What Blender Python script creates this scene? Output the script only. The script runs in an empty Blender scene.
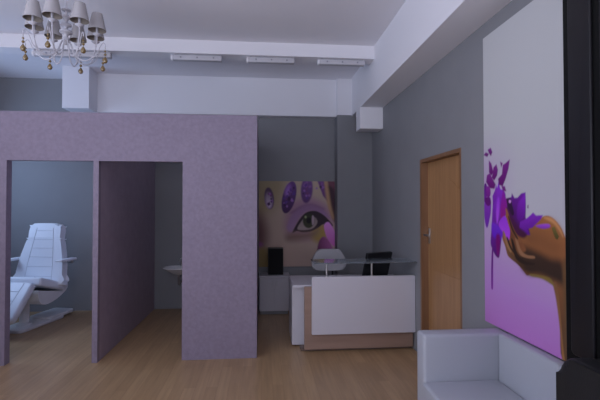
import bpy, bmesh, math, random
import numpy as np
from mathutils import Vector, Matrix

random.seed(7)
sc = bpy.context.scene
COL = sc.collection
R = math.radians

# ------------------------------------------------------------ camera, sky, daylight, exposure
cam = bpy.data.cameras.new('camera')
cam.sensor_width = 36.0
cam.lens = 424.0 / 600.0 * 36.0
cam.clip_start = 0.02
cam_o = bpy.data.objects.new('camera', cam)
COL.objects.link(cam_o)
cam_o.location = (0, 0, 1.55)
cam_o.rotation_euler = (R(90 + 1.081), 0, R(-5.12))
sc.camera = cam_o

world = bpy.data.worlds.new('overcast_sky')
sc.world = world
world.use_nodes = True
world.node_tree.nodes['Background'].inputs['Color'].default_value = (0.62, 0.74, 1.0, 1)
world.node_tree.nodes['Background'].inputs['Strength'].default_value = 0.5


def area(name, loc, direction, sx, sy, power, colour):
    l = bpy.data.lights.new(name, 'AREA')
    l.shape = 'RECTANGLE'
    l.size, l.size_y = sx, sy
    l.energy = power
    l.color = colour
    o = bpy.data.objects.new(name, l)
    COL.objects.link(o)
    o.location = loc
    o.rotation_euler = Vector(direction).to_track_quat('-Z', 'Z').to_euler()
    return o


# daylight entering by the side windows, the shop front and the window of the treatment room
area('daylight_side', (-4.22, .9, 2.25), (1, 0, 1.1), 4.4, 1.7, 152, (0.75, 0.80, 1.0))
area('daylight_front', (-1.3, -2.42, 1.75), (0, 1, 1.7), 4.8, 1.9, 175, (0.79, 0.81, 1.0))
area('daylight_treatment', (-4.22, 5.55, 2.1), (1, -.1, -.2), 1.3, 1.2, 28, (0.45, 0.63, 1.0))

sc.view_settings.view_transform = 'Standard'
sc.view_settings.look = 'None'
sc.view_settings.gamma = 1
sc.view_settings.use_curve_mapping = False
sc.view_settings.exposure = 0.0


# ------------------------------------------------------------ materials
def mat(name, rgb, rough=0.5, metal=0.0, noise=None, bump=None, coat=0.0, spec=0.5):
    """noise = (scale, amount): colour mottling in object space; bump = (scale, strength)"""
    m = bpy.data.materials.new(name)
    m.use_nodes = True
    nt = m.node_tree
    b = nt.nodes['Principled BSDF']
    b.inputs['Base Color'].default_value = (*rgb, 1)
    b.inputs['Roughness'].default_value = rough
    b.inputs['Metallic'].default_value = metal
    b.inputs['Coat Weight'].default_value = coat
    b.inputs['Specular IOR Level'].default_value = spec
    tc = nt.nodes.new('ShaderNodeTexCoord')
    if noise:
        n = nt.nodes.new('ShaderNodeTexNoise')
        n.inputs['Scale'].default_value = noise[0]
        n.inputs['Detail'].default_value = 5
        nt.links.new(tc.outputs['Object'], n.inputs['Vector'])
        r = nt.nodes.new('ShaderNodeValToRGB')
        a = noise[1]
        r.color_ramp.elements[0].position = 0.3
        r.color_ramp.elements[1].position = 0.7
        r.color_ramp.elements[0].color = (*[c * (1 - a) for c in rgb], 1)
        r.color_ramp.elements[1].color = (*[min(1, c * (1 + a)) for c in rgb], 1)
        nt.links.new(n.outputs['Fac'], r.inputs['Fac'])
        nt.links.new(r.outputs['Color'], b.inputs['Base Color'])
    if bump:
        n2 = nt.nodes.new('ShaderNodeTexNoise')
        n2.inputs['Scale'].default_value = bump[0]
        n2.inputs['Detail'].default_value = 6
        nt.links.new(tc.outputs['Object'], n2.inputs['Vector'])
        bp = nt.nodes.new('ShaderNodeBump')
        bp.inputs['Strength'].default_value = bump[1]
        bp.inputs['Distance'].default_value = 0.01
        nt.links.new(n2.outputs['Fac'], bp.inputs['Height'])
        nt.links.new(bp.outputs['Normal'], b.inputs['Normal'])
    return m


def wood(name, c0, c1, axis, scale=14.0, rough=0.4):
    """grain running along the given axis (0 x, 1 y, 2 z)"""
    m = mat(name, c0, rough)
    nt = m.node_tree
    b = nt.nodes['Principled BSDF']
    tc = nt.nodes.new('ShaderNodeTexCoord')
    mp = nt.nodes.new('ShaderNodeMapping')
    s = [scale, scale, scale]
    s[axis] = scale * 0.06
    mp.inputs['Scale'].default_value = s
    nt.links.new(tc.outputs['Object'], mp.inputs['Vector'])
    n = nt.nodes.new('ShaderNodeTexNoise')
    n.inputs['Scale'].default_value = 1.6
    n.inputs['Detail'].default_value = 7
    n.inputs['Distortion'].default_value = 0.6
    nt.links.new(mp.outputs['Vector'], n.inputs['Vector'])
    r = nt.nodes.new('ShaderNodeValToRGB')
    r.color_ramp.elements[0].position = 0.32
    r.color_ramp.elements[1].position = 0.68
    r.color_ramp.elements[0].color = (*c1, 1)
    r.color_ramp.elements[1].color = (*c0, 1)
    nt.links.new(n.outputs['Fac'], r.inputs['Fac'])
    nt.links.new(r.outputs['Color'], b.inputs['Base Color'])
    return m


def plank_floor():
    m = mat('oak_laminate', (0.5, 0.3, 0.17), 0.36)
    nt = m.node_tree
    b = nt.nodes['Principled BSDF']
    tc = nt.nodes.new('ShaderNodeTexCoord')
    mp = nt.nodes.new('ShaderNodeMapping')
    mp.inputs['Rotation'].default_value = (0, 0, R(90))
    nt.links.new(tc.outputs['Object'], mp.inputs['Vector'])
    br = nt.nodes.new('ShaderNodeTexBrick')
    br.offset = 0.37
    br.inputs['Scale'].default_value = 1.0
    br.inputs['Brick Width'].default_value = 1.25
    br.inputs['Row Height'].default_value = 0.095
    br.inputs['Mortar Size'].default_value = 0.0012
    br.inputs['Mortar Smooth'].default_value = 0.2
    br.inputs['Bias'].default_value = 0.0
    br.inputs['Color1'].default_value = (0.46, 0.300, 0.160, 1)
    br.inputs['Color2'].default_value = (0.39, 0.250, 0.130, 1)
    br.inputs['Mortar'].default_value = (0.33, 0.20, 0.105, 1)
    nt.links.new(mp.outputs['Vector'], br.inputs['Vector'])
    mp2 = nt.nodes.new('ShaderNodeMapping')
    mp2.inputs['Scale'].default_value = (22, 1.3, 1)
    nt.links.new(tc.outputs['Object'], mp2.inputs['Vector'])
    n = nt.nodes.new('ShaderNodeTexNoise')
    n.inputs['Scale'].default_value = 1.5
    n.inputs['Detail'].default_value = 6
    nt.links.new(mp2.outputs['Vector'], n.inputs['Vector'])
    mr = nt.nodes.new('ShaderNodeMapRange')
    mr.inputs['From Min'].default_value = 0.3
    mr.inputs['From Max'].default_value = 0.7
    mr.inputs['To Min'].default_value = 0.88
    mr.inputs['To Max'].default_value = 1.10
    nt.links.new(n.outputs['Fac'], mr.inputs['Value'])
    mx = nt.nodes.new('ShaderNodeMix')
    mx.data_type = 'RGBA'
    mx.blend_type = 'MULTIPLY'
    mx.inputs[0].default_value = 1.0
    nt.links.new(br.outputs['Color'], mx.inputs[6])
    nt.links.new(mr.outputs['Result'], mx.inputs[7])
    nt.links.new(mx.outputs[2], b.inputs['Base Color'])
    return m


def glass_mat(name, rgb=(0.62, 0.70, 0.76), rough=0.06):
    m = mat(name, rgb, rough)
    b = m.node_tree.nodes['Principled BSDF']
    b.inputs['Transmission Weight'].default_value = 0.84
    b.inputs['IOR'].default_value = 1.48
    return m


M = dict(
    divider=mat('lavender_lit_plaster', (0.40, 0.325, 0.405), 0.6, noise=(9, 0.06), bump=(26, 0.2)),  # partition tone lightened: stands in for light the divider's face lacks
    white_wall=mat('white_wall_paint', (0.86, 0.85, 0.88), 0.75, bump=(40, 0.06)),
    ceiling=mat('ceiling_paint', (0.86, 0.84, 0.87), 0.85, bump=(30, 0.05)),
    grey_wall=mat('grey_wall_paint', (0.265, 0.268, 0.280), 0.7, noise=(3, 0.03), bump=(60, 0.05)),
    plaster=mat('lavender_plaster', (0.262, 0.215, 0.285), 0.62, noise=(26, 0.08), bump=(34, 0.3)),
    floor=plank_floor(),
    door=wood('door_veneer', (0.47, 0.255, 0.112), (0.39, 0.20, 0.082), 2, 16, 0.38),
    jamb=wood('jamb_veneer', (0.28, 0.145, 0.072), (0.22, 0.11, 0.054), 2, 16, 0.42),
    desk_wood=wood('desk_veneer', (0.35, 0.23, 0.175), (0.30, 0.195, 0.145), 0, 12, 0.45),
    white_lam=mat('white_laminate', (0.63, 0.61, 0.655), 0.32),
    white_leather=mat('white_leather', (0.45, 0.465, 0.51), 0.42, bump=(220, 0.08)),
    white_vinyl=mat('white_vinyl', (0.82, 0.86, 0.92), 0.38, bump=(180, 0.05)),
    seam=mat('seam_thread', (0.62, 0.65, 0.70), 0.6),
    white_plastic=mat('white_plastic', (0.76, 0.76, 0.77), 0.35),
    grey_plastic=mat('grey_plastic', (0.32, 0.33, 0.36), 0.4),
    black_plastic=mat('black_plastic', (0.012, 0.012, 0.014), 0.42),
    black_gloss=mat('black_lacquer', (0.008, 0.008, 0.008), 0.3, spec=0.07),
    black_leather=mat('black_leather', (0.012, 0.012, 0.013), 0.48, bump=(200, 0.1), spec=0.3),
    chrome=mat('brushed_steel', (0.70, 0.70, 0.70), 0.28, 1.0),
    brass=mat('brass_fitting', (0.62, 0.45, 0.22), 0.3, 1.0),
    glass=glass_mat('counter_glass'),
    amber=mat('amber_crystal', (0.20, 0.13, 0.045), 0.12, coat=0.6),
    shade=mat('lamp_shade_fabric', (0.40, 0.38, 0.385), 0.85, bump=(300, 0.1)),
    shade_in=mat('lamp_shade_lining', (0.27, 0.235, 0.20), 0.8),
    chandelier=mat('white_enamel', (0.52, 0.51, 0.55), 0.35),
    fixture=mat('fixture_white', (0.56, 0.55, 0.58), 0.45),
    plinth=mat('dark_plinth', (0.17, 0.115, 0.09), 0.5),
    shell=mat('grey_white_shell', (0.44, 0.43, 0.45), 0.4),
    socket=mat('grey_slot', (0.30, 0.30, 0.34), 0.5),
    ceramic=mat('white_ceramic', (0.82, 0.82, 0.83), 0.15),
    canvas=mat('canvas_edge', (0.50, 0.46, 0.44), 0.8),
    window_frame=mat('window_frame_white', (0.7, 0.7, 0.72), 0.4),
)


# ------------------------------------------------------------ mesh helpers
def obj(name, bm, m, parent=None, smooth=False, mats=None):
    bmesh.ops.recalc_face_normals(bm, faces=bm.faces[:])
    me = bpy.data.meshes.new(name)
    bm.to_mesh(me)
    bm.free()
    if mats:
        for k in mats:
            me.materials.append(k)
    else:
        me.materials.append(m)
    if smooth:
        for p in me.polygons:
            p.use_smooth = True
        try:
            me.set_sharp_from_angle(angle=R(40))
        except Exception:
            pass
    o = bpy.data.objects.new(name, me)
    COL.objects.link(o)
    if parent:
        o.parent = parent
    return o


def thing(name, label, cat, loc=(0, 0, 0), rz=0.0, group=None):
    o = bpy.data.objects.new(name, None)
    o.empty_display_size = 0.1
    COL.objects.link(o)
    o.location = loc
    o.rotation_euler = (0, 0, rz)
    return tag(o, label, cat, group)


def tag(o, label, cat, group=None):
    o['label'] = label
    o['category'] = cat
    if group:
        o['group'] = group
    return o


def struct(name, bm, m, parent=None, smooth=False):
    o = obj(name, bm, m, parent, smooth)
    if not parent:
        o['kind'] = 'structure'
    return o


def BM():
    return bmesh.new()


def box(bm, x0, x1, y0, y1, z0, z1, bev=0.0, seg=2):
    r = bmesh.ops.create_cube(bm, size=1.0)
    vs = r['verts']
    for v in vs:
        v.co = Vector((x0 + (v.co.x + .5) * (x1 - x0), y0 + (v.co.y + .5) * (y1 - y0), z0 + (v.co.z + .5) * (z1 - z0)))
    if bev > 0:
        es = list({e for v in vs for e in v.link_edges})
        bmesh.ops.bevel(bm, geom=es, offset=bev, segments=seg, affect='EDGES', profile=0.5)
    return bm


def boxm(*a, **k):
    return box(BM(), *a, **k)


def tube(bm, pts, rad, n=10, caps=True):
    """round tube along a list of points; rad a number or a list"""
    pts = [Vector(p) for p in pts]
    rads = rad if isinstance(rad, (list, tuple)) else [rad] * len(pts)
    rings = []
    prev = None
    for i, p in enumerate(pts):
        t = (pts[min(i + 1, len(pts) - 1)] - pts[max(i - 1, 0)]).normalized()
        if prev is None:
            a = Vector((0, 0, 1)) if abs(t.z) < .9 else Vector((1, 0, 0))
            u = t.cross(a).normalized()
        else:
            u = (prev - t * prev.dot(t)).normalized()
        prev = u
        w = t.cross(u)
        rings.append([bm.verts.new(p + (u * math.cos(2 * math.pi * k / n) + w * math.sin(2 * math.pi * k / n)) * rads[i]) for k in range(n)])
    for a, b in zip(rings, rings[1:]):
        for k in range(n):
            bm.faces.new((a[k], a[(k + 1) % n], b[(k + 1) % n], b[k]))
    if caps:
        bm.faces.new(rings[0][::-1])
        bm.faces.new(rings[-1])
    return bm


def lathe(bm, prof, n=20, origin=(0, 0, 0), caps=True):
    """prof: list of (radius, z)"""
    o = Vector(origin)
    rings = []
    for r, z in prof:
        r = max(r, 1e-4)
        rings.append([bm.verts.new(o + Vector((r * math.cos(2 * math.pi * k / n), r * math.sin(2 * math.pi * k / n), z))) for k in range(n)])
    for a, b in zip(rings, rings[1:]):
        for k in range(n):
            bm.faces.new((a[k], a[(k + 1) % n], b[(k + 1) % n], b[k]))
    if caps:
        bm.faces.new(rings[0][::-1])
        bm.faces.new(rings[-1])
    return bm


def smooth_loop(pts, sub=4):
    """closed Catmull-Rom through 2-D points"""
    out = []
    n = len(pts)
    for i in range(n):
        p0, p1, p2, p3 = (pts[(i + k - 1) % n] for k in range(4))
        for s in range(sub):
            t = s / sub
            out.append(tuple(.5 * (2 * b + (c - a) * t + (2 * a - 5 * b + 4 * c - d) * t * t + (3 * b - a - 3 * c + d) * t ** 3)
                             for a, b, c, d in zip(p0, p1, p2, p3)))
    return out


def smooth_path(pts, sub=6):
    """open Catmull-Rom through points"""
    pts = [tuple(p) for p in pts]
    e = [pts[0]] + pts + [pts[-1]]
    out = []
    for i in range(1, len(e) - 2):
        p0, p1, p2, p3 = e[i - 1:i + 3]
        for s in range(sub):
            t = s / sub
            out.append(tuple(.5 * (2 * b + (c - a) * t + (2 * a - 5 * b + 4 * c - d) * t * t + (3 * b - a - 3 * c + d) * t ** 3)
                             for a, b, c, d in zip(p0, p1, p2, p3)))
    out.append(pts[-1])
    return out


def slab(bm, outline, t, bev, mtx, seg=3):
    """outline in the local xy plane, thickness t along local z, rims rounded by bev, moved by mtx"""
    n = len(outline)
    lo = [bm.verts.new((x, y, 0)) for x, y in outline]
    hi = [bm.verts.new((x, y, t)) for x, y in outline]
    fl = bm.faces.new(lo[::-1])
    fh = bm.faces.new(hi)
    for k in range(n):
        bm.faces.new((lo[k], lo[(k + 1) % n], hi[(k + 1) % n], hi[k]))
    new = set(lo + hi)
    if bev > 0:
        es = list(fl.edges) + list(fh.edges)
        r = bmesh.ops.bevel(bm, geom=es, offset=bev, segments=seg, affect='EDGES', profile=0.5)
        new = {v for v in new if v.is_valid} | {v for f in r['faces'] for v in f.verts} | set(r['verts'])
    for v in new:
        v.co = mtx @ v.co
    return bm


def frame(origin, ux, uy):
    ux = Vector(ux).normalized()
    uz = ux.cross(Vector(uy)).normalized()
    uy = uz.cross(ux)
    m = Matrix.Identity(4)
    for i in range(3):
        m[i][0], m[i][1], m[i][2], m[i][3] = ux[i], uy[i], uz[i], origin[i]
    return m


def rounded(w0, w1, h0, h1, r, n=4):
    out = []
    for cx, cy, a0 in ((w1 - r, h1 - r, 0), (w0 + r, h1 - r, 90), (w0 + r, h0 + r, 180), (w1 - r, h0 + r, 270)):
        for k in range(n + 1):
            a = R(a0 + 90 * k / n)
            out.append((cx + r * math.cos(a), cy + r * math.sin(a)))
    return out


# ------------------------------------------------------------ what the two canvases show, in metres on the canvas: outline, two colours, direction of the blend, softness of the rim, rounded or not
HAND_LAYERS = [
 ([(0.276,0.841),(0.327,0.821),(0.393,0.77),(0.476,0.715),(0.565,0.743),(0.657,0.778),(0.709,0.782),(0.759,0.761),(0.806,0.721),(0.829,0.686),(0.844,0.666),(0.902,0.638),(0.94,0.353),(0.934,0.013),(0.804,0.003),(0.789,0.156),(0.775,0.262),(0.752,0.363),(0.72,0.413),(0.647,0.424),(0.555,0.421),(0.501,0.41),(0.471,0.427),(0.404,0.468),(0.333,0.492),(0.293,0.514),(0.265,0.571),(0.236,0.616),(0.224,0.67),(0.255,0.692),(0.279,0.734),(0.268,0.801)],(0.076,0.037,0.019),(0.431,0.159,0.052),(0.25,1),0.006,1),
 ([(0.475,0.677),(0.629,0.722),(0.734,0.749),(0.798,0.701),(0.82,0.626),(0.764,0.582),(0.654,0.606),(0.534,0.62)],(0.222,0.086,0.033),(0.431,0.159,0.052),(0.3,1),0.05,1),
 ([(0.432,0.586),(0.572,0.574),(0.714,0.543),(0.811,0.532),(0.839,0.412),(0.761,0.415),(0.625,0.432),(0.511,0.421),(0.43,0.471)],(0.038,0.021,0.015),(0.07,0.034,0.019),(0,1),0.035,1),
 ([(0.292,0.788),(0.337,0.775),(0.391,0.699),(0.443,0.625),(0.494,0.567),(0.432,0.548),(0.357,0.592),(0.302,0.681)],(0.146,0.049,0.022),(0.291,0.105,0.04),(1,0),0.01,1),
 ([(0.254,0.638),(0.278,0.633),(0.334,0.538),(0.41,0.501),(0.492,0.467),(0.481,0.441),(0.377,0.477),(0.299,0.521)],(0.232,0.112,0.048),(0.051,0.024,0.013),(1,0),0.008,1),
 ([(0.379,0.633),(0.401,0.635),(0.442,0.562),(0.503,0.537),(0.571,0.538),(0.571,0.523),(0.483,0.519),(0.421,0.54)],(0.371,0.177,0.085),(0.371,0.177,0.085),(1,0),0.006,1),
 ([(0.335,0.617),(0.357,0.618),(0.41,0.533),(0.482,0.497),(0.57,0.496),(0.561,0.483),(0.462,0.476),(0.377,0.51)],(0.031,0.016,0.011),(0.031,0.016,0.011),(1,0),0.008,1),
 ([(0.737,0.399),(0.769,0.405),(0.791,0.266),(0.811,0.081),(0.825,-0.006),(0.806,-0.013),(0.789,0.156),(0.76,0.314)],(0.447,0.206,0.06),(0.232,0.105,0.044),(0,1),0.008,1),
 ([(0.819,0.533),(0.856,0.495),(0.866,0.231),(0.877,-0.003),(0.833,-0.003),(0.821,0.219)],(0.181,0.092,0.037),(0.181,0.092,0.037),(0,1),0.02,1),
 ([(0.531,0.424),(0.643,0.432),(0.72,0.425),(0.753,0.38),(0.728,0.392),(0.642,0.412),(0.54,0.41)],(0.255,0.168,0.04),(0.255,0.168,0.04),(0,1),0.008,1),
 ([(0.277,0.889),(0.305,0.895),(0.342,0.9),(0.349,0.926),(0.378,0.893),(0.411,0.895),(0.45,0.92),(0.494,0.926),(0.496,0.846),(0.493,0.769),(0.516,0.717),(0.535,0.669),(0.475,0.665),(0.407,0.693),(0.354,0.756),(0.298,0.821)],(0.07,0.01,0.091),(0.211,0.014,0.435),(0.5,0.7),0.006,0),
 ([(0.279,0.885),(0.328,0.891),(0.35,0.854),(0.371,0.789),(0.337,0.782),(0.298,0.828)],(0.031,0.01,0.04),(0.06,0.014,0.08),(0,1),0.006,1),
 ([(0.415,0.853),(0.458,0.891),(0.489,0.903),(0.487,0.803),(0.445,0.739),(0.403,0.763)],(0.122,0.007,0.261),(0.279,0.024,0.575),(0.3,1),0.012,1),
 ([(0.316,0.881),(0.339,0.877),(0.333,0.861),(0.314,0.864)],(0.726,0.363,0.758),(0.726,0.363,0.758),(0,1),0.003,1),
 ([(0.493,0.759),(0.542,0.785),(0.566,0.801),(0.594,0.783),(0.657,0.787),(0.639,0.763),(0.593,0.732),(0.56,0.709),(0.511,0.698),(0.535,0.662),(0.485,0.662),(0.423,0.687),(0.435,0.739)],(0.115,0.009,0.261),(0.279,0.03,0.575),(-0.2,1),0.006,0),
 ([(0.588,0.72),(0.648,0.733),(0.709,0.735),(0.713,0.717),(0.652,0.707)],(0.255,0.037,0.465),(0.447,0.105,0.758),(0,1),0.006,1),
 ([(0.733,0.715),(0.753,0.718),(0.77,0.694),(0.78,0.661),(0.764,0.657),(0.741,0.692)],(0.06,0.059,0.011),(0.146,0.127,0.024),(0,1),0.004,1),
 ([(0.512,0.843),(0.522,0.849),(0.522,0.825),(0.512,0.828)],(0.108,0.03,0.151),(0.108,0.03,0.151),(0,1),0.003,0),
 ([(0.003,0.868),(0.047,0.908),(0.089,0.895),(0.091,0.806),(0.07,0.741),(0.04,0.684),(0.015,0.71),(-0.004,0.791)],(0.181,0.021,0.421),(0.279,0.049,0.495),(0,1),0.006,1),
 ([(0.001,0.991),(0.028,1.007),(0.046,0.959),(0.033,0.901),(0.0,0.872)],(0.211,0.021,0.354),(0.146,0.012,0.261),(0,1),0.005,1),
 ([(0.003,0.894),(0.067,0.907),(0.093,0.864),(0.059,0.842),(0.025,0.857)],(0.146,0.009,0.193),(0.146,0.009,0.193),(0,1),0.004,1),
 ([(0.131,0.913),(0.16,0.954),(0.177,0.974),(0.196,1.015),(0.213,0.962),(0.247,0.95),(0.276,0.919),(0.264,0.889),(0.293,0.841),(0.268,0.764),(0.23,0.66),(0.22,0.601),(0.204,0.531),(0.188,0.483),(0.148,0.493),(0.108,0.532),(0.084,0.576),(0.093,0.656),(0.104,0.742),(0.113,0.835)],(0.101,0.006,0.167),(0.303,0.034,0.663),(-0.15,1),0.006,1),
 ([(0.247,0.95),(0.276,0.909),(0.29,0.841),(0.266,0.774),(0.219,0.745),(0.215,0.828)],(0.33,0.01,0.221),(0.279,0.016,0.421),(0,1),0.01,1),
 ([(0.178,0.898),(0.203,0.883),(0.195,0.786),(0.169,0.716),(0.158,0.8)],(0.531,0.105,0.861),(0.371,0.049,0.758),(0,1),0.012,1),
 ([(0.104,0.721),(0.194,0.703),(0.242,0.657),(0.205,0.607),(0.116,0.629)],(0.13,0.016,0.575),(0.211,0.03,0.663),(0,1),0.014,1),
 ([(0.155,0.631),(0.205,0.635),(0.197,0.517),(0.166,0.506)],(0.201,0.004,0.167),(0.201,0.004,0.167),(0,1),0.014,1),
 ([(0.2,0.738),(0.268,0.774),(0.318,0.698),(0.324,0.649),(0.3,0.604),(0.252,0.651),(0.192,0.703)],(0.514,0.074,0.861),(0.371,0.049,0.758),(0,1),0.005,1),
 ([(0.1,0.535),(0.117,0.537),(0.113,0.401),(0.11,0.267),(0.097,0.246),(0.087,0.269),(0.089,0.398)],(0.232,0.016,0.342),(0.163,0.01,0.24),(0,1),0.003,1),
 ([(-0.002,1.22),(0.029,1.237),(0.069,1.22),(0.048,1.2)],(0.146,0.006,0.159),(0.243,0.024,0.283),(0,1),0.006,0),
 ([(0.054,1.252),(0.095,1.261),(0.116,1.227),(0.098,1.2),(0.071,1.225)],(0.146,0.006,0.159),(0.243,0.024,0.283),(0,1),0.006,0),
 ([(0.069,1.173),(0.1,1.149),(0.129,1.08),(0.098,1.059),(0.07,1.085)],(0.146,0.006,0.159),(0.243,0.024,0.283),(0,1),0.006,0),
 ([(0.13,1.116),(0.168,1.135),(0.186,1.095),(0.176,1.056),(0.138,1.022),(0.106,1.045)],(0.146,0.006,0.159),(0.243,0.024,0.283),(0,1),0.006,0),
 ([(0.04,1.067),(0.08,1.079),(0.108,1.046),(0.155,0.994),(0.139,0.964),(0.078,0.971),(0.029,1.018)],(0.146,0.006,0.159),(0.243,0.024,0.283),(0,1),0.006,0),
 ([(0.214,1.148),(0.245,1.134),(0.227,1.106)],(0.146,0.006,0.159),(0.243,0.024,0.283),(0,1),0.006,0),
 ([(0.246,1.122),(0.28,1.131),(0.33,1.151),(0.314,1.092),(0.279,1.025),(0.243,0.977),(0.197,0.989),(0.187,1.031),(0.236,1.06)],(0.146,0.006,0.159),(0.243,0.024,0.283),(0,1),0.006,0),
 ([(0.226,0.981),(0.269,0.975),(0.286,0.939),(0.243,0.949)],(0.146,0.006,0.159),(0.243,0.024,0.283),(0,1),0.006,0),
 ([(0.027,0.974),(0.062,0.987),(0.088,0.957),(0.081,0.914),(0.04,0.908)],(0.211,0.012,0.261),(0.279,0.03,0.354),(0,1),0.005,1),
 ([(0.114,0.913),(0.147,0.955),(0.161,0.996),(0.177,0.953),(0.159,0.884),(0.12,0.842)],(0.191,0.016,0.421),(0.303,0.037,0.575),(0,1),0.005,0),
 ([(0.292,0.835),(0.349,0.775),(0.413,0.712),(0.475,0.684),(0.505,0.661),(0.464,0.639),(0.391,0.66),(0.325,0.722),(0.292,0.788)],(0.065,0.01,0.04),(0.094,0.012,0.103),(0,1),0.012,1),
 ([(0.275,0.821),(0.298,0.808),(0.337,0.735),(0.391,0.666),(0.454,0.619),(0.422,0.611),(0.347,0.664),(0.297,0.734)],(0.279,0.105,0.04),(0.386,0.142,0.052),(0,1),0.006,1),
 ([(0.303,0.768),(0.317,0.768),(0.358,0.697),(0.412,0.635),(0.396,0.631),(0.342,0.683)],(0.06,0.024,0.013),(0.06,0.024,0.013),(0,1),0.006,1),
 ([(0.242,0.664),(0.259,0.665),(0.3,0.594),(0.339,0.545),(0.322,0.537),(0.277,0.586)],(0.386,0.196,0.08),(0.386,0.196,0.08),(0,1),0.005,1),
 ([(0.283,0.626),(0.301,0.628),(0.345,0.565),(0.421,0.521),(0.41,0.51),(0.328,0.557)],(0.038,0.019,0.012),(0.038,0.019,0.012),(0,1),0.006,1),
 ([(0.666,0.77),(0.718,0.774),(0.767,0.75),(0.806,0.707),(0.821,0.67),(0.798,0.696),(0.75,0.738)],(0.684,0.322,0.122),(0.684,0.322,0.122),(0,1),0.012,1),
 ([(0.737,0.718),(0.758,0.724),(0.769,0.7),(0.79,0.67),(0.777,0.653),(0.759,0.66),(0.746,0.681)],(0.082,0.069,0.017),(0.211,0.159,0.04),(0,1),0.004,0),
]
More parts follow.
